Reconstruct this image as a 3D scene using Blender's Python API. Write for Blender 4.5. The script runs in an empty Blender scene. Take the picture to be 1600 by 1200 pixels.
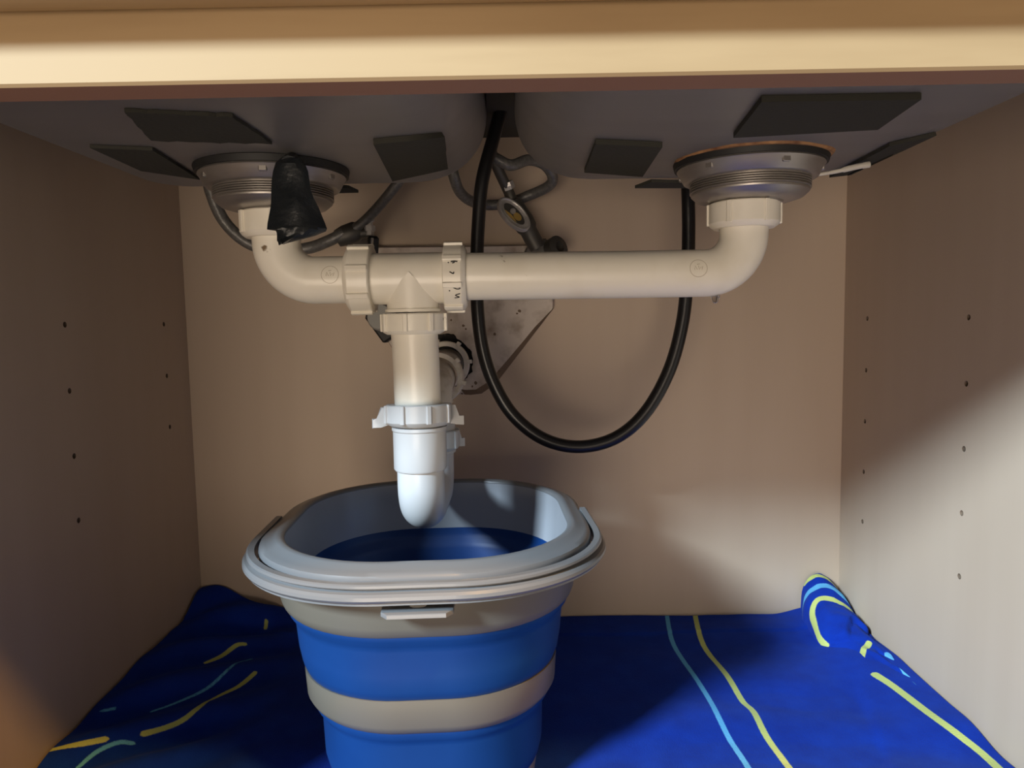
import bpy, bmesh, math, random
from mathutils import Vector as V, Matrix, noise
from mathutils.bvhtree import BVHTree
random.seed(4)
S = bpy.context.scene
COL = S.collection
PI = math.pi
# ------------------------------------------------------------------ camera
F_PX, YAW, PITCH, ROLL = 1122.6, .000582, .085342, -.018154      # lens in pixels of a 1600 px wide frame, angles in radians
FW = V((-math.sin(YAW)*math.cos(PITCH), math.cos(YAW)*math.cos(PITCH), -math.sin(PITCH)))
_r = V((math.cos(YAW), math.sin(YAW), 0)); _u = _r.cross(FW)
RT = math.cos(ROLL)*_r + math.sin(ROLL)*_u
UP = -math.sin(ROLL)*_r + math.cos(ROLL)*_u
cd = bpy.data.cameras.new('camera'); cam = bpy.data.objects.new('camera', cd); COL.objects.link(cam)
cd.sensor_fit = 'HORIZONTAL'; cd.sensor_width = 36; cd.lens = F_PX/1600*36; cd.clip_start = .01
cam.matrix_world = Matrix((RT, UP, -FW)).transposed().to_4x4()
S.camera = cam
def P(px, py, y=None, z=None, x=None):
    """the point at depth y (or height z, or side x) seen at a pixel of the photograph"""
    d = FW + RT*((px-800)/F_PX) - UP*((py-600)/F_PX)
    return d*(y/d.y) if y is not None else d*(z/d.z) if z is not None else d*(x/d.x)
# ------------------------------------------------------------------ world, lamps, exposure
w = bpy.data.worlds.new('kitchen_light'); S.world = w; w.use_nodes = True
w.node_tree.nodes['Background'].inputs[0].default_value = (1.0, .80, .62, 1)
w.node_tree.nodes['Background'].inputs[1].default_value = .17
def lamp(name, loc, to, power, color, sx, sy):
    l = bpy.data.lights.new(name, 'AREA'); l.energy = power; l.color = color; l.shape = 'RECTANGLE'; l.size = sx; l.size_y = sy
    o = bpy.data.objects.new(name, l); COL.objects.link(o); o.location = loc
    o.rotation_euler = (V(to)-V(loc)).to_track_quat('-Z', 'Y').to_euler(); return o
lamp('window_light', (-2.72, -2.52, 2.02), (0, .5, -.1), 480, (.69, .86, 1.0), .64, .74)
lamp('floor_bounce_fill', (-.40, -1.60, -.50), (.08, .5, .02), 22, (1.0, .83, .66), .95, 1.0)   # added fill lamp in place of daylight bounced off an unbuilt floor
lamp('ceiling_lamp', (.42, -.62, 1.585), (0, .4, -.1), 36, (1.0, .52, .11), .14, .14)
S.view_settings.view_transform = 'Standard'; S.view_settings.look = 'None'
S.view_settings.gamma = 1; S.view_settings.use_curve_mapping = False
S.view_settings.exposure = 0.0
# ------------------------------------------------------------------ helpers
def lin(c):
    return tuple((v/255/12.92 if v/255 <= .04045 else ((v/255+.055)/1.055)**2.4) for v in c)
def mat(name, col, rough=.5, metal=0, col2=None, scale=(8, 8, 8), lo=.35, hi=.65, detail=4, bump=0, bscale=60, spec=.5, trans=0, coat=0):
    m = bpy.data.materials.new(name); m.use_nodes = True; nt = m.node_tree; b = nt.nodes['Principled BSDF']
    b.inputs['Base Color'].default_value = (*col, 1); b.inputs['Roughness'].default_value = rough
    b.inputs['Metallic'].default_value = metal; b.inputs['Specular IOR Level'].default_value = spec
    b.inputs['Transmission Weight'].default_value = trans; b.inputs['Coat Weight'].default_value = coat
    tc = nt.nodes.new('ShaderNodeTexCoord')
    if col2:
        mp = nt.nodes.new('ShaderNodeMapping'); mp.inputs['Scale'].default_value = scale
        nt.links.new(tc.outputs['Object'], mp.inputs[0])
        n = nt.nodes.new('ShaderNodeTexNoise'); n.inputs['Scale'].default_value = 1; n.inputs['Detail'].default_value = detail
        nt.links.new(mp.outputs[0], n.inputs['Vector'])
        r = nt.nodes.new('ShaderNodeValToRGB'); r.color_ramp.elements[0].position = lo; r.color_ramp.elements[1].position = hi
        r.color_ramp.elements[0].color = (*col2, 1); r.color_ramp.elements[1].color = (*col, 1)
        nt.links.new(n.outputs['Fac'], r.inputs[0]); nt.links.new(r.outputs[0], b.inputs['Base Color'])
        m['ramp'] = r.name
    if bump:
        n2 = nt.nodes.new('ShaderNodeTexNoise'); n2.inputs['Scale'].default_value = bscale; n2.inputs['Detail'].default_value = 3
        nt.links.new(tc.outputs['Object'], n2.inputs['Vector'])
        bp = nt.nodes.new('ShaderNodeBump'); bp.inputs['Strength'].default_value = bump; bp.inputs['Distance'].default_value = .002
        nt.links.new(n2.outputs['Fac'], bp.inputs['Height']); nt.links.new(bp.outputs[0], b.inputs['Normal'])
    return m
def props(o, label=None, cat=None, group=None, kind=None):
    for k, v in (('label', label), ('category', cat), ('group', group), ('kind', kind)):
        if v: o[k] = v
    return o
def empty(name, loc, label, cat, group=None):
    o = bpy.data.objects.new(name, None); COL.objects.link(o); o.location = loc; o.empty_display_size = .02
    return props(o, label, cat, group)
def build(name, bm, m, parent=None, smooth=True, angle=35, label=None, mods=()):
    bmesh.ops.recalc_face_normals(bm, faces=bm.faces)
    me = bpy.data.meshes.new(name); bm.to_mesh(me); bm.free()
    if smooth:
        me.shade_smooth()
        me.set_sharp_from_angle(angle=math.radians(angle))
    o = bpy.data.objects.new(name, me); COL.objects.link(o); me.materials.append(m)
    if parent:
        o.parent = parent; o.matrix_parent_inverse = Matrix.Translation(-world_loc(parent))
    if label: o['label'] = label
    return o
def world_loc(p):
    return V(p.location) if p.type == 'EMPTY' else V((0, 0, 0))
def frame(o, axis, xdir=None):
    z = V(axis).normalized(); x = V(xdir) if xdir else (V((1, 0, 0)) if abs(z.x) < .9 else V((0, 1, 0)))
    y = z.cross(x).normalized(); x = y.cross(z)
    return Matrix((x, y, z)).transposed().to_4x4().copy() if False else Matrix.Translation(V(o)) @ Matrix((x, y, z)).transposed().to_4x4()
def box(bm, lo, hi, M=None, bev=0, seg=1):
    vs = [bm.verts.new((x, y, z)) for x in (lo[0], hi[0]) for y in (lo[1], hi[1]) for z in (lo[2], hi[2])]
    fs = [bm.faces.new([vs[i] for i in f]) for f in ((0, 1, 3, 2), (4, 6, 7, 5), (0, 4, 5, 1), (2, 3, 7, 6), (0, 2, 6, 4), (1, 5, 7, 3))]
    if bev:
        r = bmesh.ops.bevel(bm, geom=list({e for f in fs for e in f.edges}), offset=bev, segments=seg, affect='EDGES', profile=.5)
        vs = [v for v in set(vs) | set(r['verts']) if v.is_valid]
    if M: bmesh.ops.transform(bm, matrix=M, verts=vs)
def lathe(bm, prof, M, seg=48, close=False):
    """revolve (r, z) pairs about local z; close joins the last pair to the first"""
    rings = []
    for r, z in prof:
        if r < 1e-6: rings.append([bm.verts.new(M @ V((0, 0, z)))])
        else: rings.append([bm.verts.new(M @ V((r*math.cos(2*PI*k/seg), r*math.sin(2*PI*k/seg), z))) for k in range(seg)])
    pairs = list(zip(rings, rings[1:])) + ([(rings[-1], rings[0])] if close else [])
    for a, b in pairs:
        for k in range(seg):
            k2 = (k+1) % seg
            if len(a) == 1 and len(b) == 1: continue
            if len(a) == 1: bm.faces.new((a[0], b[k2], b[k]))
            elif len(b) == 1: bm.faces.new((a[k], a[k2], b[0]))
            else: bm.faces.new((a[k], a[k2], b[k2], b[k]))
def crom(pts, n=10):
    pts = [V(p) for p in pts]; out = []
    for i in range(len(pts)-1):
        p0 = pts[i-1] if i else pts[0]*2-pts[1]; p1, p2 = pts[i], pts[i+1]
        p3 = pts[i+2] if i+2 < len(pts) else pts[-1]*2-pts[-2]
        for k in range(n):
            t = k/n
            out.append(.5*((2*p1)+(p2-p0)*t+(2*p0-5*p1+4*p2-p3)*t*t+(3*p1-p0-3*p2+p3)*t**3))
    return out+[pts[-1]]
def sweep(bm, pts, rad, seg=20, caps=True, prof=None, up=None):
    """tube of radius rad (number or list) or of a closed profile [(a,b)] along pts"""
    pts = [V(p) for p in pts]; n = len(pts); rings = []; nrm = None
    for i in range(n):
        t = (pts[min(i+1, n-1)]-pts[max(i-1, 0)]).normalized()
        if up is not None: nn = V(up)-t*t.dot(V(up)); nn.normalize()
        elif nrm is None:
            a = V((0, 0, 1)) if abs(t.z) < .9 else V((1, 0, 0)); nn = (a-t*t.dot(a)).normalized()
        else: nn = (nrm-t*t.dot(nrm)).normalized()
        nrm = nn; bb = t.cross(nn); r = rad[i] if isinstance(rad, (list, tuple)) else rad
        if prof: rings.append([bm.verts.new(pts[i]+bb*a+nn*b) for a, b in prof])
        else: rings.append([bm.verts.new(pts[i]+r*(math.cos(2*PI*k/seg)*nn+math.sin(2*PI*k/seg)*bb)) for k in range(seg)])
    m = len(rings[0])
    for a, b in zip(rings, rings[1:]):
        for k in range(m): bm.faces.new((a[k], a[(k+1) % m], b[(k+1) % m], b[k]))
    if caps: bm.faces.new(rings[0][::-1]); bm.faces.new(rings[-1])
def arc(c, a, b, r, n=14, t0=0, t1=90):
    """quarter-like arc about c from direction a towards direction b"""
    a, b, c = V(a), V(b), V(c)
    return [c+r*(math.cos(math.radians(t0+(t1-t0)*k/n))*a+math.sin(math.radians(t0+(t1-t0)*k/n))*b) for k in range(n+1)]
def prism(bm, poly, M, h, bev=0):
    """extrude a 2-D outline by h along local z"""
    a = [bm.verts.new((x, y, 0)) for x, y in poly]; b = [bm.verts.new((x, y, h)) for x, y in poly]
    n = len(poly); fs = [bm.faces.new(a[::-1]), bm.faces.new(b)]
    for k in range(n): fs.append(bm.faces.new((a[k], a[(k+1) % n], b[(k+1) % n], b[k])))
    vs = a+b
    if bev:
        r = bmesh.ops.bevel(bm, geom=list(fs[1].edges), offset=bev, segments=2, affect='EDGES', profile=.5)
        vs = [v for v in set(vs) | set(r['verts']) if v.is_valid]
    bmesh.ops.transform(bm, matrix=M, verts=vs)
def smooth01(t):
    t = max(0, min(1, t)); return t*t*(3-2*t)
def interp(x, xs, ys):
    if x <= xs[0]: return ys[0]
    for i in range(len(xs)-1):
        if x <= xs[i+1]:
            return ys[i]+(ys[i+1]-ys[i])*smooth01((x-xs[i])/(xs[i+1]-xs[i]))
    return ys[-1]
# ------------------------------------------------------------------ materials
M_WALL = mat('cream_melamine', (.52, .415, .315), .55, col2=(.495, .39, .293), scale=(30, 30, 2.2), lo=.3, hi=.7, spec=.3)
M_WOOD = mat('maple', (.45, .31, .165), .62, col2=(.35, .23, .115), scale=(4, 60, 34), lo=.28, hi=.62, detail=6, spec=.3)
M_UNDER = mat('red_brown_underside', (.30, .155, .10), .7)  # darker, redder brown for the rail's downward faces
M_RAW = mat('raw_board', (.22, .16, .11), .85, col2=(.14, .10, .07), scale=(60, 60, 60))
M_STEEL = mat('brushed_steel', (.60, .58, .57), .46, .6, col2=(.54, .52, .51), scale=(3, 40, 40), lo=.2, hi=.8)
M_CUP = mat('polished_steel', (.46, .43, .40), .44, .85, col2=(.36, .335, .31), scale=(20, 20, 90))
M_PAD = mat('sound_pad_rubber', (.044, .043, .036), .85, bump=.25, bscale=300, spec=.2)
M_GASK = mat('black_gasket', (.012, .012, .012), .6)
M_PUTTY = mat('rusty_putty', (.42, .22, .09), .8, col2=(.16, .07, .03), scale=(90, 90, 90), bump=.5, bscale=200)
M_PVC = mat('old_pvc', (.86, .82, .72), .34, col2=(.77, .715, .59), scale=(22, 22, 22), lo=.25, hi=.55, coat=.1)
def specks(m, col, scale, lo):
    nt = m.node_tree; b = nt.nodes['Principled BSDF']; r = nt.nodes[m['ramp']]
    n = nt.nodes.new('ShaderNodeTexNoise'); n.inputs['Scale'].default_value = scale; n.inputs['Detail'].default_value = 5
    tc = nt.nodes.new('ShaderNodeTexCoord'); nt.links.new(tc.outputs['Object'], n.inputs['Vector'])
    k = nt.nodes.new('ShaderNodeMapRange'); k.inputs['From Min'].default_value = lo; k.inputs['From Max'].default_value = lo+.05; nt.links.new(n.outputs['Fac'], k.inputs['Value'])
    x = nt.nodes.new('ShaderNodeMix'); x.data_type = 'RGBA'; x.inputs[7].default_value = (*col, 1)
    nt.links.new(k.outputs[0], x.inputs[0]); nt.links.new(r.outputs[0], x.inputs[6]); nt.links.new(x.outputs[2], b.inputs['Base Color'])
specks(M_PVC, (.20, .14, .08), 75, .715)
M_PVCW = mat('white_pvc', (.57, .575, .58), .36, col2=(.55, .555, .56), scale=(15, 15, 15), coat=.15)
M_PVCG = mat('grimy_pvc', (.78, .72, .62), .42, col2=(.56, .48, .37), scale=(60, 60, 60), lo=.3, hi=.5)
M_INK = mat('black_marker', (.012, .012, .014), .6)
M_STAMP = mat('stamp_ink', (.42, .35, .25), .6)
M_DIRT = mat('grime', (.16, .11, .07), .9)
M_HOSE = mat('black_rubber_hose', (.009, .009, .010), .30, spec=.5)
M_GREYH = mat('grey_braid', (.15, .145, .135), .36, .2, col2=(.10, .096, .09), scale=(300, 300, 300), bump=.2, bscale=600)
M_VALVE = mat('dull_chrome', (.62, .59, .56), .36, .4, col2=(.42, .40, .38), scale=(70, 70, 70))
M_DARKM = mat('dark_valve_metal', (.10, .095, .085), .5, .6)
M_GOLD = mat('gold_label', (.62, .42, .12), .4, .5)
M_RUB = mat('torn_black_rubber', (.010, .013, .016), .42, bump=.6, bscale=140)
M_PLATE = mat('dirty_cover_board', (.58, .51, .44), .7, col2=(.29, .225, .17), scale=(38, 38, 38), lo=.28, hi=.54, detail=7, bump=.3, bscale=80)
M_SEAL = mat('black_sealant', (.02, .018, .016), .8, col2=(.12, .09, .06), scale=(110, 110, 110), lo=.3, hi=.42, bump=.8, bscale=150)
M_GREY = mat('bucket_grey_plastic', (.175, .178, .184), .30, coat=.1)
M_INNER = mat('bucket_inner_lit_grey', (.36, .375, .405), .28, coat=.1)  # rim grey made lighter and bluer to carry light bounced inside the bucket
M_BAND = mat('bucket_warm_grey_plastic', (.135, .123, .098), .42, coat=.05)
M_BLUE = mat('bucket_blue_silicone', (.0040, .038, .165), .45, col2=(.005, .044, .185), scale=(14, 14, 14), spec=.4)
M_PALE = mat('pale_caulk', (.55, .52, .46), .6)
M_WATER = mat('water', (.95, .97, 1), .02, trans=1)
M_WATER.node_tree.nodes['Principled BSDF'].inputs['IOR'].default_value = 1.33
# ------------------------------------------------------------------ cabinet shell
FZ = -.372; XL, XR, YB, YF = -.3883, .398, .862, .32
TOP = .300
def struct(name, bm, m, label=None, smooth=False):
    o = build(name, bm, m, None, smooth); o['kind'] = 'structure'
    if label: o['label'] = label
    return o
def holes(wall, x, cols, sgn):
    bm = bmesh.new()
    for y, zs in cols:
        for z in zs: lathe(bm, [(0, -.011), (.0026, -.011), (.0026, .004), (0, .004)], frame((x, y, z), (sgn, 0, 0)), 14)
    bmesh.ops.recalc_face_normals(bm, faces=bm.faces)
    me = bpy.data.meshes.new('cut'); bm.to_mesh(me); bm.free()
    me.materials.append(M_RAW); c = bpy.data.objects.new('cut', me); COL.objects.link(c)
    md = wall.modifiers.new('b', 'BOOLEAN'); md.object = c; md.operation = 'DIFFERENCE'; md.solver = 'EXACT'; md.material_mode = 'TRANSFER'
    bpy.context.view_layer.update()
    nm = bpy.data.meshes.new_from_object(wall.evaluated_get(bpy.context.evaluated_depsgraph_get()))
    wall.modifiers.clear(); wall.data = nm; bpy.data.objects.remove(c)
bm = bmesh.new(); box(bm, (XL-.018, YF, FZ-.018), (XL, YB, TOP)); wl = struct('wall_left', bm, M_WALL, 'left side panel of the cabinet with shelf pin holes')
bm = bmesh.new(); box(bm, (XR, YF, FZ-.018), (XR+.018, YB, TOP)); wr = struct('wall_right', bm, M_WALL, 'right side panel of the cabinet with shelf pin holes')
zl = [.0052-.0579*k for k in range(6)]; zr = [-.0027-.0579*k for k in range(6)]
holes(wl, XL, ((.6275, zl[:4]), (.8061, zl[:3])), -1)
holes(wr, XR, ((.6275, zr[:5]), (.8061, zr[:5])), 1)
bm = bmesh.new(); box(bm, (XL-.018, YB, FZ-.018), (XR+.018, YB+.010, TOP)); struct('wall_back', bm, M_WALL, 'back panel of the sink cabinet')
bm = bmesh.new(); box(bm, (XL, YF, FZ-.018), (XR, YB, FZ)); struct('floor', bm, M_WALL, 'cabinet bottom panel under the towel')
bm = bmesh.new(); box(bm, (XL-.06, .235, TOP), (XR+.06, .93, TOP+.036), bev=.003); struct('ceiling', bm, M_RAW, 'underside of the countertop above the sink')
ZRB = .0986
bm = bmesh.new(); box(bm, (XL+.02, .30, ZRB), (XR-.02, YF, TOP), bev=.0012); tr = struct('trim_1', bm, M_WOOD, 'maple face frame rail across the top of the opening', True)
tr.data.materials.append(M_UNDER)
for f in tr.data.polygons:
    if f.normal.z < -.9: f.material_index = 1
bm = bmesh.new(); box(bm, (XL-.03, .30, FZ-.10), (XL+.02, YF, TOP), bev=.0012); struct('trim_2', bm, M_WOOD, 'left maple stile of the face frame', True)
bm = bmesh.new(); box(bm, (XR-.02, .30, FZ-.10), (XR+.03, YF, TOP), bev=.0012); struct('trim_3', bm, M_WOOD, 'right maple stile of the face frame', True)
bm = bmesh.new(); box(bm, (XL+.02, .30, FZ-.05), (XR-.02, YF, FZ-.002), bev=.0012); struct('trim_4', bm, M_WOOD, 'bottom maple rail of the face frame', True)
bm = bmesh.new(); box(bm, (XL-.005, .279, .1255), (XR+.005, .298, .283), bev=.004, seg=3)
o = build('drawer_front', bm, M_WOOD); props(o, 'fixed maple drawer front above the light wooden rail, only its shaded lower edge in view', 'drawer front')
# ------------------------------------------------------------------ sink
SB = .1235                                              # height of the bowls' underside
def rrect(x0, x1, y0, y1, r, n=8):
    out = []
    for cx, cy, a in ((x1-r, y1-r, 0), (x0+r, y1-r, 90), (x0+r, y0+r, 180), (x1-r, y0+r, 270)):
        for k in range(n+1):
            t = math.radians(a+90*k/n); out.append((cx+r*math.cos(t), cy+r*math.sin(t)))
    return out
def bowl(x0, x1, y0, y1, dx, dy, R=.054, rc=.060):
    bm = bmesh.new(); rings = []; th = .0012
    def ring(ins, z):
        p = rrect(x0+ins, x1-ins, y0+ins, y1-ins, max(rc-ins*.75, .012), 10)
        rings.append([bm.verts.new((a, b, z)) for a, b in p])
    ring(0, TOP-.005); ring(0, .24)
    for k in range(11):
        t = math.radians(9*k); ring(R*(1-math.cos(t)), SB+R*(1-math.sin(t)))
    base = [(v.co.x, v.co.y) for v in rings[-1]]
    for s in (.8, .6, .4):
        rings.append([bm.verts.new((dx+.05+(a-dx-.05)*s if False else dx+(a-dx)*s, dy+(b-dy)*s, SB-.0012*(1-s))) for a, b in base])
    n = len(base)
    rings.append([bm.verts.new((dx+.036*math.cos(math.atan2(b-dy, a-dx)), dy+.036*math.sin(math.atan2(b-dy, a-dx)), SB-.001)) for a, b in base])
    for A, B in zip(rings, rings[1:]):
        for k in range(n): bm.faces.new((A[k], A[(k+1) % n], B[(k+1) % n], B[k]))
    ret = bmesh.ops.solidify(bm, geom=bm.faces[:], thickness=th)
    return bm
DRAINS = ((-.1842, .575), (.1887, .575))
sink = empty('kitchen_sink', (0, .53, SB), 'double bowl stainless steel kitchen sink seen from underneath with dark sound pads', 'sink')
b1 = build('bowl', bowl(-.345, -.018, .345, .690, *DRAINS[0]), M_STEEL, sink)
b2 = build('bowl', bowl(.006, .334, .345, .690, *DRAINS[1]), M_STEEL, sink)
bm = bmesh.new()
for lo, hi in (((-.39, .325, TOP-.004), (.36, .345, TOP-.001)), ((-.39, .69, TOP-.004), (.36, .80, TOP-.001)), ((-.39, .345, TOP-.004), (-.345, .69, TOP-.001)),
               ((-.018, .345, TOP-.004), (.006, .69, TOP-.001)), ((.334, .345, TOP-.004), (.36, .69, TOP-.001))): box(bm, lo, hi)
build('sink_deck', bm, M_STEEL, sink)
bm = bmesh.new(); box(bm, (-.028, .35, .204), (.016, .815, .208)); build('divider', bm, mat('dark_divider', (.05, .044, .034), .9), sink, label='dark web between the bowls')  # flat dark web set across the gap between the bowls
_bm = bmesh.new()
for b in (b1, b2): _bm.from_mesh(b.data)
bvh = BVHTree.FromBMesh(_bm)
def pad(quad, th=.0026, n=14, m=8, jag=.0):
    """sound pad: a quilt of points laid on the steel from its four corners as the lens sees them (TL, TR, BR, BL), given real thickness"""
    bm = bmesh.new(); A, B, C, D = [V((*q, 0)) for q in quad]; top, bot = [], []
    for j in range(m+1):
        ra, rb = [], []
        for i in range(n+1):
            u, v = i/n, j/m
            q = (A*(1-u)+B*u)*(1-v)+(D*(1-u)+C*u)*v
            if jag: q += V((noise.noise(V((i*.9, j*.7, quad[0][0])))*jag, noise.noise(V((i*.8, j*.9, 7)))*jag, 0))
            d = P(q.x, q.y, y=1).normalized(); loc, nor, _, _ = bvh.ray_cast(V((0, 0, 0)), d)
            if loc is None: loc = P(q.x, q.y, z=SB); nor = V((0, 0, -1))
            if nor.dot(d) > 0: nor = -nor
            ra.append(bm.verts.new(loc+nor*.0004)); rb.append(bm.verts.new(loc+nor*th))
        top.append(ra); bot.append(rb)
    for j in range(m):
        for i in range(n):
            bm.faces.new((top[j][i], top[j][i+1], top[j+1][i+1], top[j+1][i])); bm.faces.new((bot[j][i], bot[j+1][i], bot[j+1][i+1], bot[j][i+1]))
    for j in range(m):
        for i in (0, n): bm.faces.new((top[j][i], top[j+1][i], bot[j+1][i], bot[j][i]))
    for i in range(n):
        for j in (0, m): bm.faces.new((top[j][i], top[j][i+1], bot[j][i+1], bot[j][i]))
    return build('sound_pad', bm, M_PAD, sink, True, 30)
pad(((194, 168), (362, 176), (425, 219), (236, 214)), jag=2)
pad(((140, 225), (238, 229), (312, 276), (220, 262)))
pad(((583, 216), (690, 206), (697, 257), (613, 276)), .004)
pad(((931, 216), (1035, 221), (1004, 269), (913, 262)), .004)
pad(((1190, 148), (1440, 144), (1372, 193), (1146, 206)), .004)
pad(((1018, 279), (1075, 281), (1075, 289), (992, 289)), .003)
pad(((1390, 222), (1462, 205), (1330, 268), (1296, 272)), .003)
pad(((510, 285), (545, 289), (560, 296), (520, 297)), .003)
def strainer(c, label, rust):
    t = empty('sink_strainer', (c[0], c[1], SB), label, 'strainer', 'basket strainers under the sink bowls')
    M = frame((c[0], c[1], SB), (0, 0, -1))
    bm = bmesh.new()
    lathe(bm, [(.036, -.0005), (.0575, -.0005), (.0585, .0015), (.0575, .0060), (.036, .0060)], M, 64, True); build('gasket', bm, M_GASK, t)
    bm = bmesh.new()
    lathe(bm, [(.036, .0058), (.0550, .0058), (.0556, .0072), (.0545, .0085), (.0505, .0160), (.0490, .0168), (.0440, .0168), (.036, .0168)], M, 64, True)
    for k in range(6):
        a = k*PI/3+.35
        box(bm, (.0500, -.0030, .0085), (.0542, .0030, .0128), M @ Matrix.Rotation(a, 4, 'Z'), .0006)
    build('lock_nut', bm, M_CUP, t)
    bm = bmesh.new(); prof = [(.030, .002), (.0445, .010), (.0445, .015)]
    for k in range(5):
        z = .0170+k*.0017; prof += [(.0456, z), (.0456, z+.0008), (.0442, z+.0012)]
    prof += [(.0446, .0256), (.0444, .0268), (.0425, .0285), (.0400, .0305), (.0345, .0322), (.0300, .0328), (.0255, .0332), (.0245, .0345), (.0225, .0350), (0, .0350)]
    lathe(bm, prof, M, 64); build('strainer_cup', bm, M_CUP, t)
    if rust:
        bm = bmesh.new(); R = 64; rs = []
        for k in range(R):
            a = 2*PI*k/R; g = noise.noise(V((math.cos(a)*3, math.sin(a)*3, 1)))
            wd = .0588+.0020*g+.0040*max(0, math.cos(a-math.radians(80)))
            rs.append([bm.verts.new(M @ V((r*math.cos(a), r*math.sin(a), z))) for r, z in ((.050, -.002), (wd-.001, -.001), (wd, .0006), (wd-.0015, .0022), (.050, .0022))])
        for k in range(R):
            for i in range(5): bm.faces.new((rs[k][i], rs[k][(i+1) % 5], rs[(k+1) % R][(i+1) % 5], rs[(k+1) % R][i]))
        build('putty_ring', bm, M_PUTTY, t, label='rusty orange ring of putty')
    return t
strainer(DRAINS[0], 'left steel basket strainer under the sink, partly behind a black rubber flap', False)
strainer(DRAINS[1], 'right steel basket strainer under the sink with a rusty putty ring at its top', True)
# ------------------------------------------------------------------ drain pipes
def nut(parent, o, axis, h, r, rin, ribs=8, rot=0, m=None, rw=.0042, rh=.0020, wings=(), ch=.004):
    """slip nut: ring with a rounded lower lip and square lugs; wings = angles of the long ears"""
    M = frame(o, axis); bm = bmesh.new()
    lathe(bm, [(rin, 0), (r-.0008, 0), (r, .0008), (r, h*.80), (r-.0012*ch/.004, h*.9), (r-ch, h), (rin, h)], M, 56, True)
    for k in range(ribs):
        a = 2*PI*k/ribs+rot
        box(bm, (r-.003, -rw/2, .0002), (r+rh, rw/2, h*(.86 if ch > .003 else 1.0)), M @ Matrix.Rotation(a, 4, 'Z'), .0005)
    for a in wings:
        R = M @ Matrix.Rotation(a, 4, 'Z') @ frame((0, .0035, 0), (0, -1, 0), (1, 0, 0))
        # outline in (radius, height)
        s = 1 if (R.inverted() @ (M @ V((0, 0, 1))) - R.inverted() @ (M @ V((0, 0, 0)))).y > 0 else -1
        prism(bm, [(r-.004, s*h*.06), (r+.0035, s*h*.10), (r+.0068, s*h*.62), (r+.0105, s*h*.62), (r+.0105, s*h*1.05), (r+.004, s*h*1.02), (r-.004, s*h*.9)], R, .007, .0006)
    return build('slip_nut', bm, m or M_PVC, parent, True, 30)
Y0 = .575; ZP = .0362; RP = .0186
# left elbow
xl = DRAINS[0][0]
t = empty('elbow_pipe', (xl, Y0, ZP), 'short cream plastic drain elbow under the left strainer, running to the tee', 'pipe')
bm = bmesh.new(); RB = .0300
sweep(bm, [V((xl, Y0, .092)), V((xl, Y0, .080))]+arc((xl+RB, Y0, ZP+RB), (-1, 0, 0), (0, 0, -1), RB, 18)+[V((-.128, Y0, ZP)), V((-.112, Y0, ZP))], RP, 40)
lathe(bm, [(.0245, 0), (.0245, .003), (.0186, .003), (.0186, 0)], frame((xl, Y0, .0895), (0, 0, 1)), 40, True)
build('pipe', bm, M_PVC, t)
nut(t, (xl, Y0, .0895), (0, 0, -1), .0200, .0268, .0190, 6, .30, rw=.005, rh=.0018)
nut(t, (-.1085, Y0, ZP), V((-1, .0, .0)), .0200, .0268, .0190, 8, .26)
def stamp(parent, x, zc, r=.0066):
    """round moulded mark on the front of a pipe: a ring and a few strokes"""
    bm = bmesh.new()
    def s(a, b): 
        z = zc+b; return V((x+a, Y0-math.sqrt(max(RP*RP-(z-ZP)**2, 1e-9))-.00005, z))
    sweep(bm, [s(r*math.cos(k*PI/16), r*math.sin(k*PI/16)) for k in range(33)], .00016, 6)
    for pts in (((-.003, -.001), (-.0025, .002), (-.001, -.001)), ((0, .002), (.0005, -.001), (.002, .001)), ((.0025, -.001), (.0032, .0015)), ((-.0012, .003), (.001, .0034))):
        sweep(bm, [s(a, b) for a, b in pts], .00018, 6)
    build('moulded_mark', bm, M_STAMP, parent)
stamp(t, P(515, 429, y=.556).x, P(515, 429, y=.556).z)
# right long arm
xr = DRAINS[1][0]-.004
t = empty('drain_pipe', (xr, Y0, ZP), 'long cream plastic drain arm running from the tee to the elbow under the right strainer', 'pipe')
bm = bmesh.new()
sweep(bm, [V((xr, Y0, .092)), V((xr, Y0, .080))]+arc((xr-RB, Y0, ZP+RB), (1, 0, 0), (0, 0, -1), RB, 18)+[V((.10, Y0, ZP)), V((0, Y0, ZP+.0005)), V((-.046, Y0, ZP+.0008))], RP, 40)
lathe(bm, [(.0245, 0), (.0245, .003), (.0186, .003), (.0186, 0)], frame((xr, Y0, .0895), (0, 0, 1)), 40, True)
build('pipe', bm, M_PVC, t)
nut(t, (xr, Y0, .0900), (0, 0, -1), .0195, .0272, .0190, 6, .18, rw=.004, rh=.0014)
n2 = nut(t, (-.0520, Y0, ZP), (1, 0, 0), .0175, .0262, .0190, 8, .26)
stamp(t, P(1092, 419, y=.556).x, P(1092, 419, y=.556).z)
bm = bmesh.new()                                       # marker writing on the nut
for st in ([(1022, 752), (1066, 745), (1030, 728), (1074, 712)], [(1008, 655), (1045, 670), (1074, 662), (1040, 642), (1056, 622)], [(975, 508), (1010, 525), (1014, 508)],
           [(985, 412), (1018, 408), (1048, 412)], [(1000, 426), (1022, 418)], [(958, 420), (968, 422)], [(968, 684), (980, 688)]):
    pts = []
    for cx, cy in crom([V((a, b, 0)) for a, b in st], 4) and [(q.x, q.y) for q in crom([V((a, b, 0)) for a, b in st], 4)]:
        px, py = 540+cx/6, 340+cy/6; q = P(px, py, y=Y0-.0262)
        dz = q.z-ZP; q = P(px, py, y=Y0-math.sqrt(max(.0263**2-dz*dz, 1e-8))-.0001); pts.append(q)
    sweep(bm, pts, .00042, 6)
build('marker_writing', bm, M_INK, t, label='black handwritten marker strokes')
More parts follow.
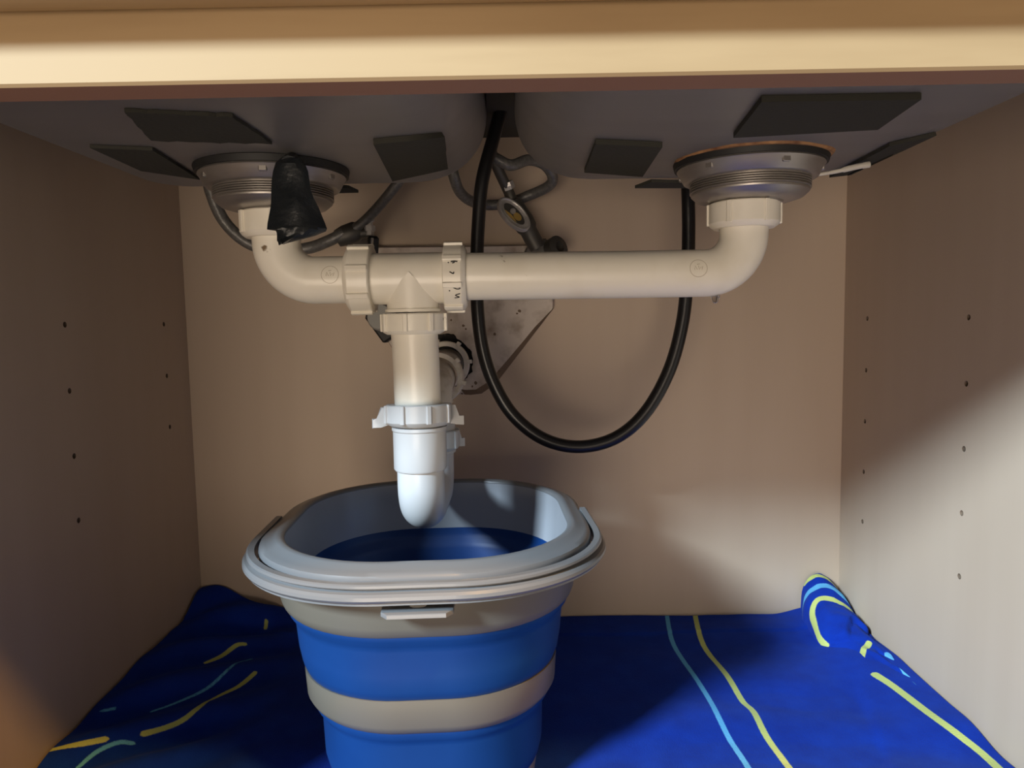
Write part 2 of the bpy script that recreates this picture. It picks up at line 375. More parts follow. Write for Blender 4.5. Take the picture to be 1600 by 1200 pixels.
# tee with tailpiece
xt = -.0778
t = empty('drain_tee', (xt, Y0, ZP), 'cream plastic drain tee between two ribbed nuts with a tailpiece down to the trap', 'pipe')
bm = bmesh.new()
sweep(bm, [(-.1110, Y0, ZP), (-.1100, Y0, ZP), (-.1095, Y0, ZP), (-.0520, Y0, ZP), (-.0500, Y0, ZP)], [.0222, .0222, .0202, .0202, .0202], 44)
n = 44; ra, rb, rc = [], [], []                         # branch: a cone that leaves the run as a pointed saddle
for k in range(n):
    a = 2*PI*k/n; c, s = math.cos(a), math.sin(a); rr = .0206
    rb.append(bm.verts.new((xt+rr*c, Y0+rr*s, .0150)))
    rc.append(bm.verts.new((xt+rr*c, Y0+rr*s, .0095)))
    top = ZP+.0040-abs(c)*.0205
    ra.append(bm.verts.new((xt+.0200*c, Y0+.0212*s, max(top, .0165))))
for A, B in ((ra, rb), (rb, rc)):
    for k in range(n): bm.faces.new((A[k], A[(k+1) % n], B[(k+1) % n], B[k]))
bm.faces.new(ra); bm.faces.new(rc)
lathe(bm, [(.0185, 0), (.0222, 0), (.0222, -.0024), (.0185, -.0024)], frame((xt, Y0, .0095), (0, 0, -1)), 44, True)
build('tee_body', bm, M_PVC, t, True, 28)
nut(t, (xt, Y0, .0086), (0, 0, -1), .0165, .0252, .0190, 8, .12, rw=.0036)
bm = bmesh.new(); sweep(bm, [(xt, Y0, .006), (xt+.001, Y0, -.03), (xt+.0018, Y0, -.085)], .0186, 40); build('tailpiece', bm, M_PVC, t)
# trap
xq = xt+.0022; RT_, YT = .0190, Y0+.0950
t = empty('p_trap', (xq, Y0+.0475, -.171), 'bright white plastic P-trap with winged nut, its bend hanging into the bucket', 'pipe trap')
bm = bmesh.new(); RC = .0225; zc = -.1295
sweep(bm, [V((xq, Y0, -.076)), V((xq, Y0, -.100))]+arc((xq, Y0+RC, zc), (0, -1, 0), (0, 0, -1), RC, 14)+arc((xq, YT-RC, zc), (0, 0, -1), (0, 1, 0), RC, 14)+[V((xq, YT, -.088))], RT_, 44)
lathe(bm, [(.0205, -.0815), (.0222, -.0818), (.0222, -.0842), (.0214, -.0852), (.0214, -.1155), (.0204, -.1170), (.0188, -.1172)], frame((xq, Y0, 0), (0, 0, 1)), 44)
lathe(bm, [(.0190, -.0900), (.0210, -.0900), (.0212, -.1200), (.0190, -.1210)], frame((xq, YT, 0), (0, 0, 1)), 44)
build('trap_bend', bm, M_PVCW, t)
nut(t, (xq-.0005, Y0, -.0640), (0, -.05, -1), .0172, .0262, .0190, 8, .35, M_PVCW, .0038, .0018, wings=(PI-.25, -.32+.0))
nut(t, (xq, YT, -.0990), (0, 0, -1), .0190, .0250, .0190, 6, .5, M_PVCW, .004, .0016, wings=(-.75,))
# trap arm to the wall
t = empty('trap_arm', (xq, .80, -.0520), 'greyish plastic trap arm with two ring nuts running from the trap into the wall', 'pipe')
bm = bmesh.new(); zA = -.0560; RE = .030
sweep(bm, [V((xq, YT, -.096)), V((xq, YT, zA-RE))]+arc((xq, YT+RE, zA-RE), (0, -1, 0), (0, 0, 1), RE, 14)+[V((xq, .74, zA+.001)), V((xq-.001, .80, zA+.004)), V((xq-.001, .858, zA+.008))], .0182, 40)
build('pipe', bm, M_PVCG, t)
nut(t, (xq, .7330, zA+.001), (0, -1, .05), .0170, .0266, .0212, 7, .7, M_PVCG, .0045, .0026, ch=.001)
nut(t, (xq-.001, .8400, zA+.0085), (0, -1, .05), .0140, .0272, .0212, 7, 1.0, M_PVCG, .0045, .0030, ch=.001)
# ------------------------------------------------------------------ cover plate on the back wall
YPL = YB-.014
poly = [P(a, b, y=YPL) for a, b in ((588, 384), (868, 381), (866, 481), (775, 600), (752, 616), (735, 618), (690, 616), (620, 560), (583, 497))]
hole_c = P(694, 566, y=YPL)
bm = bmesh.new(); outer, inner = [], []
K = 72
def ray_poly(c, a):
    d = V((math.cos(a), 0, math.sin(a))); best = None
    for p, q in zip(poly, poly[1:]+poly[:1]):
        e = q-p; den = d.x*e.z-d.z*e.x
        if abs(den) < 1e-9: continue
        tt = ((p.x-c.x)*e.z-(p.z-c.z)*e.x)/den; s = ((p.x-c.x)*d.z-(p.z-c.z)*d.x)/den
        if tt > 0 and -1e-6 <= s <= 1+1e-6 and (best is None or tt < best): best = tt
    return c+d*best
angs = sorted([2*PI*k/K for k in range(K)]+[math.atan2(p.z-hole_c.z, p.x-hole_c.x) % (2*PI) for p in poly])
L = []
for a in angs:
    rh = .0335+.004*noise.noise(V((math.cos(a)*2.2, math.sin(a)*2.2, 3)))+.0025*noise.noise(V((math.cos(a)*7, math.sin(a)*7, 9)))
    ic = hole_c+V((math.cos(a)*rh, 0, math.sin(a)*rh)); oc = ray_poly(hole_c, a)
    if (oc-hole_c).length < rh+.004: ic = hole_c+(oc-hole_c)*.85
    oi = oc+(hole_c-oc).normalized()*(.0085 if oc.z < hole_c.z+.05 and oc.x > hole_c.x else .0025)
    if (oi-hole_c).length < (ic-hole_c).length+.001: ic = hole_c+(oi-hole_c)*.92
    L.append([bm.verts.new((ic.x, YB-.0002, ic.z)), bm.verts.new((ic.x, YPL, ic.z)), bm.verts.new((oi.x, YPL, oi.z)), bm.verts.new((oc.x, YPL+.0075, oc.z)), bm.verts.new((oc.x, YB-.0002, oc.z))])
for A, B in zip(L, L[1:]+L[:1]):
    for i in range(5): bm.faces.new((A[i], A[(i+1) % 5], B[(i+1) % 5], B[i]))
cp = empty('cover_plate', (hole_c.x, YB, hole_c.z), 'stained beige board with cut corners on the back wall around the waste pipe', 'cover plate')
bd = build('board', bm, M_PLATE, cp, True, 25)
bd.data.materials.append(mat('brown_edge_shade', (.17, .115, .07), .9))
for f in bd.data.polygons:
    if f.normal.z < -.2 and f.normal.y > -.97 and (f.center-hole_c).length > .042: f.material_index = 1   # shade of the lower bevel painted on in brown
bm = bmesh.new(); rs = []
for k in range(48):
    a = 2*PI*k/48; g = noise.noise(V((math.cos(a)*4, math.sin(a)*4, 2)))
    rs.append([bm.verts.new(hole_c+V((r*math.cos(a), y-YPL, r*math.sin(a)))) for r, y in ((.015, YB-.0003), (.036, YB-.0003), (.0330+.003*g, YB-.007), (.026, YB-.005+.002*g), (.015, YB-.004))])
for k in range(48):
    for i in range(5): bm.faces.new((rs[k][i], rs[k][(i+1) % 5], rs[(k+1) % 48][(i+1) % 5], rs[(k+1) % 48][i]))
build('sealant', bm, M_SEAL, cp, label='black crumbling sealant around the pipe hole')
bm = bmesh.new()                                       # paint chips and screw dimples on the board
for px, py, r in ((812, 486, 5), (808, 490, 3), (724, 509, 4), (728, 514, 3), (743, 598, 5), (738, 604, 3), (780, 580, 4), (842, 506, 3), (705, 500, 3), (773, 522, 4), (690, 560, 3), (722, 615, 3)):
    c = P(px, py, y=YPL); R = r*.00042
    prism(bm, [(R*(.7+.5*random.random())*math.cos(2*PI*k/8), R*(.7+.5*random.random())*math.sin(2*PI*k/8)) for k in range(8)], frame((c.x, YPL+.0004, c.z), (0, -1, 0)), .0007)
o = build('grime_spot', bm, M_DIRT, cp, False); o['kind'] = 'stuff'
# ------------------------------------------------------------------ hoses
def hose(name, pts, r, m, label, cat='hose', n=10, seg=18):
    bm = bmesh.new(); p = crom(pts, n)
    sweep(bm, p, r, seg); o = build(name, bm, m); return props(o, label, cat)
YH = .715
hp = [P(785, 165, y=.72), P(771, 215, y=.718), P(754, 280, y=YH), P(748, 340, y=YH), P(745, 410, y=YH), P(746, 480, y=YH), P(754, 545, y=YH), P(772, 600, y=YH), P(803, 650, y=YH), P(850, 686, y=YH), P(905, 698, y=YH),
      P(962, 684, y=YH), P(1008, 645, y=YH), P(1045, 580, y=YH), P(1066, 505, y=YH), P(1074, 430, y=YH), P(1076, 360, y=YH), P(1075, 300, y=YH), P(1073, 240, y=YH+.006), P(1073, 170, y=YH+.01)]
hose('drain_hose', hp, .0066, M_HOSE, 'thick black rubber hose hanging in a deep loop behind the drain arm')
hose('supply_hose', [P(700, 225, y=.76), P(709, 275, y=.765), P(722, 304, y=.79), P(750, 319, y=.822), P(790, 318, y=.826), P(830, 304, y=.822), P(858, 290, y=.81), P(863, 275, y=.80), P(850, 257, y=.79), P(826, 250, y=.775), P(798, 258, y=.765), P(772, 246, y=.76)],
     .0058, M_GREYH, 'dark braided supply hose coiled above the oval valve behind the black hose')
hose('supply_hose', [P(320, 250, y=.74), P(330, 300, y=.745), P(350, 345, y=.75), P(385, 378, y=.755), P(430, 392, y=.76), P(480, 388, y=.765), P(512, 377, y=.77), P(538, 364, y=.77)],
     .0062, M_GREYH, 'grey braided supply hose drooping behind the left elbow')
hose('supply_hose', [P(548, 362, y=.77), P(570, 345, y=.768), P(592, 322, y=.76), P(612, 298, y=.75), P(640, 262, y=.74)],
     .0052, M_GREYH, 'short grey supply hose rising from the left valve to the sink')
# valve with oval handle
v0, v1 = P(800, 312, y=.800), P(840, 388, y=.805)
t = empty('shutoff_valve', v1, 'dull metal shutoff valve with an oval handle above the drain arm', 'valve'); ax = (v1-v0).normalized()
bm = bmesh.new(); Lv = (v1-v0).length; M = frame(v0, ax)
lathe(bm, [(0, -.008), (.0055, -.008), (.0055, 0), (.0085, .002), (.010, .012), (.012, .026), (.0115, .034), (.0095, .038), (.0095, Lv-.008), (.0085, Lv), (0, Lv)], M, 28)
build('valve_body', bm, M_DARKM, t)
bm = bmesh.new(); sweep(bm, crom([P(768, 238, y=.775), P(780, 268, y=.785), P(794, 298, y=.797), P(800, 312, y=.800)], 6), .0058, 16); build('riser', bm, M_DARKM, t)
bm = bmesh.new(); c = P(793, 290, y=.795); lathe(bm, [(.005, -.004), (.0072, -.004), (.0076, 0), (.0072, .004), (.005, .004)], frame(c, P(800, 312, y=.8)-P(786, 270, y=.79)), 6, True); build('ferrule', bm, M_VALVE, t, False)
bm = bmesh.new(); c = P(842, 388, y=.83); lathe(bm, [(0, 0), (.0145, 0), (.0165, .004), (.0165, .02), (.0145, .025), (.012, .032), (0, .032)], frame(P(842, 392, y=.83), (0, 1, 0)), 6)
lathe(bm, [(.006, 0), (.013, .001), (.0135, .012), (.006, .014)], frame(P(862, 392, y=.815), (.5, -.6, .2)), 20, True); build('compression_nut', bm, M_DARKM, t)
hd = V((.3, -.9, .25)).normalized(); lx = (P(824, 358, y=.785)-P(782, 314, y=.785)).normalized(); lx = (lx-hd*lx.dot(hd)).normalized(); ly = hd.cross(lx)
hc = P(803, 335, y=.784); H = Matrix.Translation(hc) @ Matrix((lx, ly, hd)).transposed().to_4x4()
def oval(bm, a, b, prof, M, n=40):
    rs = [[bm.verts.new(M @ V(((a-i)*math.cos(2*PI*k/n), (b-i)*math.sin(2*PI*k/n), z))) for k in range(n)] for i, z in prof]
    for A, B in zip(rs, rs[1:]):
        for k in range(n): bm.faces.new((A[k], A[(k+1) % n], B[(k+1) % n], B[k]))
    bm.faces.new(rs[0][::-1]); bm.faces.new(rs[-1])
bm = bmesh.new(); oval(bm, .0222, .0125, [(.003, -.006), (.0, -.003), (.0, .0012), (.0008, .0022), (.0020, .0024), (.0030, .0014), (.0050, .0012)], H)
for k in range(7):                                     # raised lettering strokes on the handle's rim
    a = .9+k*.14; box(bm, (-.0004, -.0009, .001), (.0004, .0009, .0025), H @ Matrix.Translation(V((.0180*math.cos(a), .0092*math.sin(a), 0))) @ Matrix.Rotation(a+.3*(k % 2), 4, 'Z'))
    a = 3.9+k*.12; box(bm, (-.0004, -.0008, .001), (.0004, .0008, .0025), H @ Matrix.Translation(V((.0180*math.cos(a), .0092*math.sin(a), 0))) @ Matrix.Rotation(a-.3*(k % 2), 4, 'Z'))
hn = build('handle', bm, M_VALVE, t, True, 40, label='oval metal handle with dark recess and gold label')
bm = bmesh.new(); oval(bm, .0150, .0066, [(0, .001), (.0003, .0018)], H); build('recess', bm, M_DARKM, hn)
bm = bmesh.new(); prism(bm, [(.0045+.0052*math.cos(k*PI/8), .0002+.0038*math.sin(k*PI/8)) for k in range(16)], H @ Matrix.Translation((0, 0, .0017)), .0006)
cr = [(-.010+.018*k/10, -.0052-.0012*math.sin(PI*k/10)) for k in range(11)]+[(.008-.018*k/10, -.0052+.0016*math.sin(PI*k/10)) for k in range(1, 10)]
prism(bm, cr, H @ Matrix.Translation((0, 0, .0017)), .0006); build('gold_emblem', bm, M_GOLD, hn, False)
bm = bmesh.new(); lathe(bm, [(0, 0), (.0032, 0), (.0030, .0016), (.0014, .0018), (.0010, .0010), (0, .0010)], H @ Matrix.Translation((-.0030, .0006, .0016)), 16); build('screw', bm, M_VALVE, hn)
# left valve
c = P(545, 366, y=.775); t = empty('shutoff_valve', c, 'small dark shutoff valve at the end of the drooping hose left of the tee', 'valve')
bm = bmesh.new(); lathe(bm, [(0, -.014), (.009, -.013), (.011, -.004), (.011, .008), (.008, .014), (0, .015)], frame(c, (1, 0, .35)), 20)
lathe(bm, [(0, 0), (.008, 0), (.0075, .07), (0, .07)], frame(c, (.12, 1, -.1)), 18); lathe(bm, [(0, 0), (.006, 0), (.0055, .024), (0, .024)], frame(c, (1, -.1, .05)), 16)
build('valve_body', bm, M_DARKM, t)
bm = bmesh.new(); q = P(578, 368, y=.77); lathe(bm, [(0, 0), (.0045, 0), (.0045, .004), (.006, .0045), (.006, .010), (.0035, .0105), (.0035, .014), (.005, .0145), (.005, .019), (.003, .0195), (.003, .024), (0, .024)], frame(q, (0, 0, 1)), 6); build('valve_stem', bm, M_VALVE, t, False)
bm = bmesh.new(); q = P(583, 384, y=.768); lathe(bm, [(0, -.012), (.0055, -.012), (.006, .008), (.004, .010), (0, .010)], frame(q, (.1, -.2, 1)), 12); build('knob', bm, M_GASK, t)
bm = bmesh.new(); q = P(581, 382, y=.758); box(bm, (-.0012, -.001, -.008), (.0016, .001, .007), frame(q, (.1, 0, 1)), .0005); build('chrome_tip', bm, mat('bright_chrome', (.75, .74, .72), .2, 1), t)
# grey knob by the board's left edge
c = P(600, 497, y=.815); t = empty('valve_knob', c, 'grey round knob on a black bracket at the left edge of the stained board', 'knob')
bm = bmesh.new(); lathe(bm, [(0, 0), (.014, 0), (.0155, .003), (.0155, .012), (.0135, .016), (0, .017)], frame(c, (-.15, -1, .1)), 32); build('knob_cap', bm, mat('grey_knob', (.30, .30, .28), .6), t)
bm = bmesh.new(); c0 = frame(c+V((0, .012, 0)), (0, -1, 0), (1, 0, 0)); box(bm, (-.020, -.022, -.030), (.014, .016, -.002), c0 @ Matrix.Rotation(.6, 4, 'Z'), .002)
sweep(bm, [P(576, 489, y=.825), P(588, 510, y=.83), P(603, 528, y=.84)], .0042, 10); build('bracket', bm, M_GASK, t)
# ------------------------------------------------------------------ torn rubber flap at the left strainer
rows = [(250, 443, 470), (258, 434, 474), (270, 430, 479), (285, 428, 482), (300, 427, 485), (312, 427, 490), (325, 426, 497), (338, 424, 501), (350, 421, 506), (356, 421, 508), (357.5, 434, 507), (364, 436, 490), (369, 437, 472), (374, 438, 452), (377, 438, 441)]
bm = bmesh.new(); G = []
for j, (py, a, b) in enumerate(rows):
    r_ = []
    for i in range(13):
        u = i/12; d = .511-.0035*math.sin(PI*u)-.010*smooth01(j/10)+.0022*noise.noise(V((u*3, j*.45, 1)))+(.010*max(0, u-.6) if j > 5 else 0)
        if j == 0: d += .004
        r_.append(bm.verts.new(P(a+(b-a)*u+.8*noise.noise(V((j*.8, u, 5))), py+(1.2*noise.noise(V((u*6, j, 2))) if j > 8 else 0), y=d)))
    G.append(r_)
for A, B in zip(G, G[1:]):
    for i in range(12): bm.faces.new((A[i], A[i+1], B[i+1], B[i]))
bmesh.ops.recalc_face_normals(bm, faces=bm.faces)
bmesh.ops.solidify(bm, geom=bm.faces[:], thickness=.0022)
sweep(bm, [P(452, 256, y=.512), P(456, 249, y=.520), P(458, 247, y=.530)], [.006, .005, .004], 10)
o = build('rubber_flap', bm, M_RUB); props(o, 'torn black rubber flap hanging in front of the left strainer and its nut', 'rubber flap')
# pale strip of caulk under the sink's right edge, hanging drop of water
hose('caulk_strip', [P(1215, 281, y=.575), P(1270, 274, y=.572), P(1306, 268, y=.568), P(1336, 261, y=.566), P(1358, 257, y=.566)], [.0012]*9+[.0014]*9+[.0016]*6+[.0022]*12+[.0025]*5 , M_PALE, 'thin pale caulk strip sticking out beside the right strainer', 'strip')
bm = bmesh.new(); c = P(1117, 462, y=Y0); lathe(bm, [(0, .001), (.0040, .001), (.0034, -.0008), (.0026, -.0026), (.0022, -.0040), (.0012, -.0052), (0, -.0056)], frame((c.x, Y0-.001, ZP-RP), (0, 0, 1)), 20)
o = build('water_drop', bm, M_WATER); props(o, 'clear drop of water hanging under the right bend of the drain arm', 'water drop')
# ------------------------------------------------------------------ bucket
BC = V((-.069, .582, 0)); BROT = math.radians(2.5)
bk = empty('bucket', (BC.x, BC.y, FZ+.006), 'collapsible grey and blue bucket standing on the towel under the trap', 'bucket')
BM = Matrix.Translation(BC) @ Matrix.Rotation(BROT, 4, 'Z')
def ring_loft(bm, levels, closed=True, cap=None, n=14):
    """levels: (half width, half depth, corner radius, z)"""
    rs = []
    for hw, hd_, r, z in levels:
        rs.append([bm.verts.new(BM @ V((a, b, z))) for a, b in rrect(-hw, hw, -hd_, hd_, r, n)])
    m = len(rs[0]); pr = list(zip(rs, rs[1:]))+([(rs[-1], rs[0])] if closed else [])
    for A, B in pr:
        for k in range(m): bm.faces.new((A[k], A[(k+1) % m], B[(k+1) % m], B[k]))
    if cap is not None: bm.faces.new(rs[cap])
ASP = 1.10
def lv(h, z, r=None, ): return (h, h*ASP, r if r else h*.82, z)
ZR = -.155
def body(name, prof, m, th=.0024, label=None):
    """closed wall from an outer profile [(half width, z)]"""
    bm = bmesh.new(); ring_loft(bm, [lv(h, z) for h, z in prof]+[lv(h-th, z) for h, z in prof[::-1]]); return build(name, bm, m, bk, True, 40, label)
bm = bmesh.new()
ring_loft(bm, [lv(h, z) for h, z in ((.1084, ZR-.0016), (.1092, ZR-.0004), (.1120, ZR+.0008), (.1150, ZR+.0002), (.1175, ZR-.0016), (.1215, ZR-.0024), (.1250, ZR-.0040), (.1260, ZR-.0075), (.1258, ZR-.0135), (.1240, ZR-.0135), (.1236, ZR-.0065), (.1150, ZR-.0045), (.1110, ZR-.0060), (.1088, ZR-.0040))])
build('rim', bm, M_GREY, bk, True, 50, 'smooth grey rolled rim')
body('inner_wall', [(.1108, ZR-.0018), (.1090, ZR-.0470)], M_INNER, .0022, 'blue-grey inner wall below the rim')
body('upper_band', [(.1150, ZR-.004), (.1145, ZR-.024), (.1130, ZR-.045), (.1112, ZR-.0500), (.1092, ZR-.0525)], M_BAND, label='grey plastic collar below the rim')
body('silicone_band', [(.1094, ZR-.0470), (.1088, ZR-.0530), (.1080, ZR-.0565), (.1050, ZR-.0610), (.1035, ZR-.0660), (.1020, ZR-.0840), (.1000, ZR-.0960), (.0975, ZR-.1030), (.0950, ZR-.1060)], M_BLUE, label='upper blue folding band')
body('middle_band', [(.0985, ZR-.1030), (.0985, ZR-.1070), (.0975, ZR-.1230), (.0955, ZR-.1270), (.0930, ZR-.1300), (.0900, ZR-.1320)], M_BAND, label='grey plastic band between the blue bands')
body('silicone_band', [(.0925, ZR-.1300), (.0922, ZR-.1340), (.0895, ZR-.1380), (.0875, ZR-.1430), (.0865, ZR-.1750), (.0840, ZR-.1860), (.0820, ZR-.1890)], M_BLUE, label='lower blue folding band')
bm = bmesh.new(); ring_loft(bm, [lv(h, z) for h, z in ((.0020, ZR-.2050), (.0770, ZR-.2050), (.0785, ZR-.2090), (.0795, ZR-.2105), (.0805, ZR-.2060), (.0828, ZR-.1900), (.0828, ZR-.1868), (.0805, ZR-.1868), (.0780, ZR-.2010), (.0020, ZR-.2010))]); build('base', bm, M_GREY, bk)
# folded bail handle round the front of the rim
path = []
hw, hd_, rr = .1312, .1440, .1070
path += [(hw, .012), (hw, -.02)]
for k in range(25):
    a = math.radians(-90*k/24); path.append((hw-rr+rr*math.cos(a), -(hd_-rr)+rr*math.sin(a)))
for k in range(25):
    a = math.radians(-90-90*k/24); path.append((-(hw-rr)+rr*math.cos(a), -(hd_-rr)+rr*math.sin(a)))
path += [(-hw, -.02), (-hw, .012)]
pts = []
for x, y in path:
    k = max(0, min(1, (y+.06)/.07)) ; pts.append(BM @ V((x-(.0035*k if x > 0 else -.0035*k), y, ZR-.0130+.004*k)))
bm = bmesh.new(); pf = [(.0030, .0068), (-.0014, .0068), (-.0026, .0060), (-.0028, .0044), (-.0020, .0036), (.0002, .0032), (.0002, .0024), (-.0006, .0018), (-.0040, .0012), (-.0056, -.0004), (-.0058, -.0026), (-.0046, -.0044), (-.0030, -.0052), (-.0030, -.0066), (.0022, -.0066), (.0030, -.0052)]
sweep(bm, pts, 0, prof=[(a, b) for a, b in pf], up=(0, 0, 1)); build('handle', bm, M_GREY, bk, True, 32, 'grey carrying handle folded down around the front of the rim')
bm = bmesh.new()
for sx in (-1, 1):
    bm = bmesh.new(); lathe(bm, [(0, -.004), (.0085, -.004), (.0085, .004), (.007, .0055), (0, .0055)], BM @ frame((sx*.1245, .008, ZR-.012), (sx, 0, 0)), 24)
    build('pivot', bm, M_GREY, bk)
bm = bmesh.new(); w2 = .0235                              # finger tab below the handle
out = [(-w2, .011), (-w2+.0006, -.008), (-w2+.005, -.0135), (w2-.005, -.0135), (w2-.0006, -.008), (w2, .011), (.0060, .011)]+[(.0060*math.cos(k*PI/8), -.0005-.0035*math.sin(k*PI/8)) for k in range(9)]+[(-.0060, .011)]
prism(bm, out, BM @ Matrix.Translation((.000, -.1345, ZR-.0280)), .0030, .0007); build('grip_tab', bm, M_GREY, bk, True, 30, 'pale tab with a small notch under the handle')
# ------------------------------------------------------------------ towel
tm = bpy.data.materials.new('navy_terry'); tm.use_nodes = True; nt = tm.node_tree; B = nt.nodes['Principled BSDF']
B.inputs['Roughness'].default_value = .95; B.inputs['Specular IOR Level'].default_value = .12
B.inputs['Sheen Weight'].default_value = .08; B.inputs['Sheen Roughness'].default_value = .5; B.inputs['Sheen Tint'].default_value = (.25, .4, 1, 1)
def mx(fac, a, b):
    n = nt.nodes.new('ShaderNodeMix'); n.data_type = 'RGBA'
    nt.links.new(fac, n.inputs[0])
    for s, v in ((6, a), (7, b)):
        if isinstance(v, tuple): n.inputs[s].default_value = (*v, 1)
        else: nt.links.new(v, n.inputs[s])
    return n.outputs[2]
tc = nt.nodes.new('ShaderNodeTexCoord'); nz = nt.nodes.new('ShaderNodeTexNoise'); nz.inputs['Scale'].default_value = 45; nz.inputs['Detail'].default_value = 6
nt.links.new(tc.outputs['Object'], nz.inputs['Vector'])
base = mx(nz.outputs['Fac'], (.0025, .016, .20), (.0035, .038, .37))
nf = nt.nodes.new('ShaderNodeTexNoise'); nf.inputs['Scale'].default_value = 900; nf.inputs['Detail'].default_value = 2; nt.links.new(tc.outputs['Object'], nf.inputs['Vector'])
col = base
for att, c in (('yellow', (.50, .56, .17)), ('sky', (.11, .40, .70))):
    a = nt.nodes.new('ShaderNodeAttribute'); a.attribute_name = att
    ad = nt.nodes.new('ShaderNodeMath'); ad.operation = 'MULTIPLY_ADD'; ad.inputs[1].default_value = .0010; nt.links.new(nf.outputs['Fac'], ad.inputs[0]); nt.links.new(a.outputs['Fac'], ad.inputs[2])
    lt = nt.nodes.new('ShaderNodeMapRange'); lt.inputs['From Min'].default_value = .0038; lt.inputs['From Max'].default_value = .0030
    nt.links.new(ad.outputs[0], lt.inputs['Value']); col = mx(lt.outputs[0], col, c)
nt.links.new(col, B.inputs['Base Color'])
bp = nt.nodes.new('ShaderNodeBump'); bp.inputs['Strength'].default_value = .55; bp.inputs['Distance'].default_value = .0012
nt.links.new(nf.outputs['Fac'], bp.inputs['Height']); nt.links.new(bp.outputs[0], B.inputs['Normal'])
def pdist(x, y, pl):
    best = 9
    for (ax_, ay), (bx, by) in zip(pl, pl[1:]):
        dx, dy = bx-ax_, by-ay; t_ = max(0, min(1, ((x-ax_)*dx+(y-ay)*dy)/(dx*dx+dy*dy)))
        best = min(best, math.hypot(x-ax_-t_*dx, y-ay-t_*dy))
    return best
def tz(x, y):
    """height of the towel's lower face above the cabinet bottom"""
    z = .0015
    lft = smooth01((-.235-x)/.15)
    z += lft*(.016+.012*smooth01((y-.50)/.25))
    fold = (x+.30)*.70+(y-.66)*-.72                    # across the left folds
    z += smooth01((-.22-x)/.08)*.0050*math.sin(fold*125+2*noise.noise(V((x*6, y*6, 2))))*smooth01((x+.385)/.04+.3)
    z += .030*smooth01((-.24-x)/.12)*smooth01((y-.79)/.06)*.55
    z += .010*smooth01((x-.315)/.06)*smooth01((y-.52)/.20)
    z += .0013*noise.noise(V((x*9, y*22, 0)))+.0009*noise.noise(V((x*30, y*30, 4)))
    if y > .808: z += .0016
    r = smooth01((x-.02)/.2)
    z += r*.0016*math.sin(y*62+1.5*noise.noise(V((x*7, y*5, 1)))+x*4)
    fx = x-(.352-(.73-y)*.30)                             # crease running towards the front below the roll
    z += .0032*smooth01(fx/.012+.5)*smooth01((.72-y)/.08)
    return max(z, .0004)
def flr(*pp, z=0):
    """points of the towel's upper side seen at those pixels, joined by a smooth curve"""
    out = []
    for q in crom([V((a, b, 0)) for a, b in pp], 6):
        h = FZ+.010
        for _ in range(12):
            p = P(q.x, q.y, z=h); h = .5*h+.5*(FZ+tz(p.x, p.y)+.0036)
        out.append((p.x, p.y))
    return out
YEL = [flr((1084, 955), (1099, 1012), (1136, 1060), (1160, 1100), (1178, 1118), (1200, 1160), (1240, 1215), (1320, 1330)), flr((1368, 1058), (1395, 1076), (1450, 1118), (1500, 1155), (1560, 1206), (1680, 1330)),
       flr((222, 1150), (258, 1140), (285, 1128), (310, 1110), (345, 1090), (372, 1076), (398, 1054)), flr((320, 1040), (345, 1028), (368, 1011), (382, 1009)), flr((20, 1215), (60, 1185), (100, 1172), (165, 1158)), flr((414, 985), (415, 972))]
SKY = [flr((1040, 955), (1053, 1012), (1090, 1068), (1115, 1110), (1140, 1160), (1172, 1210), (1240, 1330)), flr((235, 1117), (270, 1104), (320, 1080), (362, 1045), (393, 1034)), flr((120, 1205), (150, 1178), (185, 1163), (208, 1165)), flr((158, 1115), (180, 1110))]
bm = bmesh.new(); NX, NY = 300, 200; X0, X1, Y1, Y2 = XL+.003, XR-.003, .335, YB-.003
ly_, ls_ = bm.verts.layers.float.new('yellow'), bm.verts.layers.float.new('sky'); G = []
for j in range(NY+1):
    y = Y1+(Y2-Y1)*j/NY; r_ = []
    for i in range(NX+1):
        x = X0+(X1-X0)*i/NX
        v = bm.verts.new((x, y, FZ+tz(x, y)+.0036)); r_.append(v)
        s_ = (.75 if y > .6 else .6) if x < -.2 else .0
        v[ly_] = min(pdist(x, y, p) for p in YEL)+s_*.0012-(.0010 if x > .27 else 0); v[ls_] = min(pdist(x, y, p) for p in SKY)+s_*.0016+.0004
    G.append(r_)
for A, B_ in zip(G, G[1:]):
    for i in range(NX): bm.faces.new((A[i], A[i+1], B_[i+1], B_[i]))
bmesh.ops.recalc_face_normals(bm, faces=bm.faces)
bmesh.ops.solidify(bm, geom=bm.faces[:], thickness=.0030)
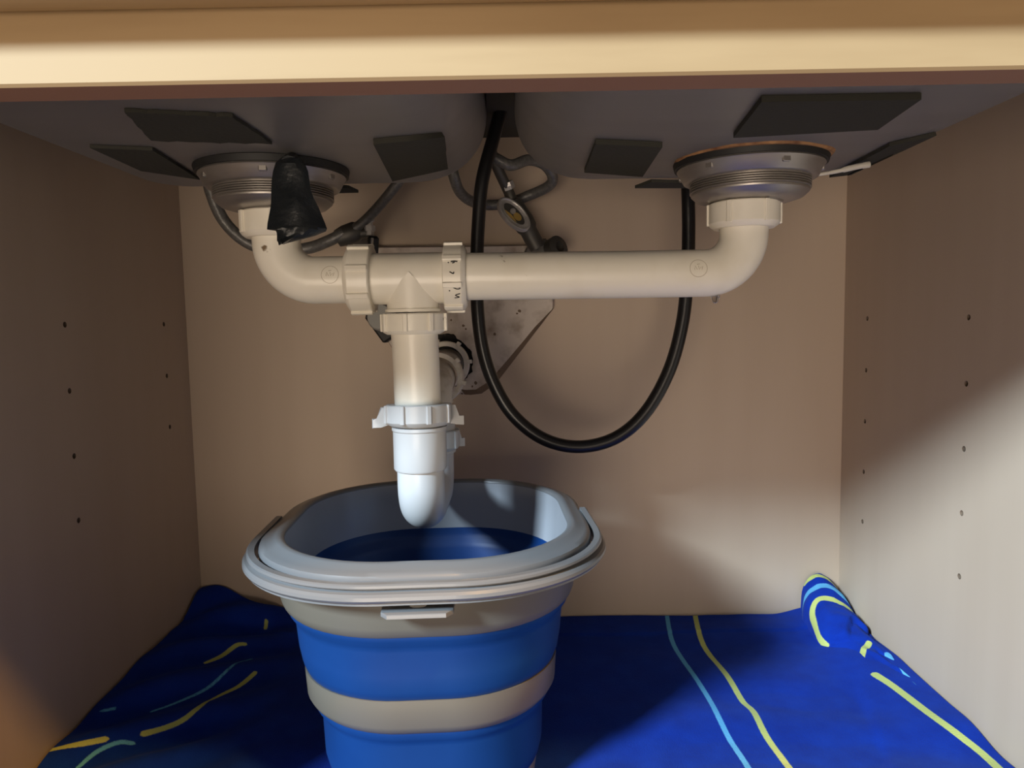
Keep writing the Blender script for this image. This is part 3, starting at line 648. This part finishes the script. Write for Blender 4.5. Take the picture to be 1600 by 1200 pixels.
# the bunched back right corner: a twisted roll running forward along the right wall
K1, K2 = 200, 100; G = []
YR = [crom([V((a, b*.075, 0)) for a, b in p], 6) for p in (((.797, .90), (.808, .62), (.815, .36), (.806, .22), (.785, .15), (.764, .08)), ((.856, .28), (.848, .55), (.842, .70)), ((.742, .52), (.733, .36), (.722, .22), (.712, .14), (.704, .10)))]
SR = [crom([V((a, b*.075, 0)) for a, b in p], 6) for p in (((.838, .08), (.836, .35), (.828, .60), (.818, .80)), ((.720, .66), (.695, .60), (.665, .52)))]
for j in range(K1+1):
    t_ = j/K1; y = .856-(.856-.610)*t_
    xl_ = interp(y, [.610, .67, .70, .74, .775, .82, .856], [.388, .374, .354, .350, .335, .338, .349])
    hh = interp(y, [.610, .67, .70, .73, .76, .80, .83, .856], [.005, .014, .018, .022, .024, .032, .044, .051])
    xm = interp(y, [.610, .70, .78, .856], [.392, .380, .372, .370]); xw = XR-.0035
    r_ = []
    for i in range(K2+1):
        u = i/K2; a = PI*u; ca, sa = math.cos(a), math.sin(a)
        x = xm-((xm-xl_) if u < .5 else (xw-xm))*ca
        z = hh*sa**.8
        if u > .5: z = max(z, hh*(.62-.25*t_))
        d = .0075*(smooth01((y-(.748+.035*u+.008*math.sin(u*14)))/.006)-.35)*smooth01(u*5)          # flap of the upper turn lying over the lower one
        gx = (u-(.52+(.725-y)*4.2))*.06; d -= .0115*math.exp(-(gx/.0032)**2)*smooth01((y-.640)/.02)*smooth01((.728-y)/.012)  # slit between two turns
        d += .0028*math.exp(-((gx+.007)/.004)**2)*smooth01((y-.640)/.02)*smooth01((.74-y)/.012)
        d += .0022*math.sin(u*7+y*55)*smooth01(t_*5)+.0034*noise.noise(V((y*24, u*3.5, 8)))+.0012*noise.noise(V((y*80, u*10, 3)))
        d *= sa
        x = min(x-d*ca*.8, xw); z = max(z+d*(.4+.6*sa), .0005)
        v = bm.verts.new((x, y, FZ+.004+z)); r_.append(v)
        q = (y, u*.075)
        v[ly_] = min(pdist(*q, [(k.x, k.y) for k in p]) for p in YR)-.0004; v[ls_] = min(pdist(*q, [(k.x, k.y) for k in p]) for p in SR)-.0014
    G.append(r_)
for A, B_ in zip(G, G[1:]):
    for i in range(K2+1): bm.faces.new((A[i], A[(i+1) % (K2+1)], B_[(i+1) % (K2+1)], B_[i]))
bm.faces.new(G[0]); bm.faces.new(G[-1][::-1])
o = build('beach_towel', bm, tm, None, True, 80); props(o, 'navy blue striped beach towel spread over the cabinet bottom and bunched along the side walls', 'towel')
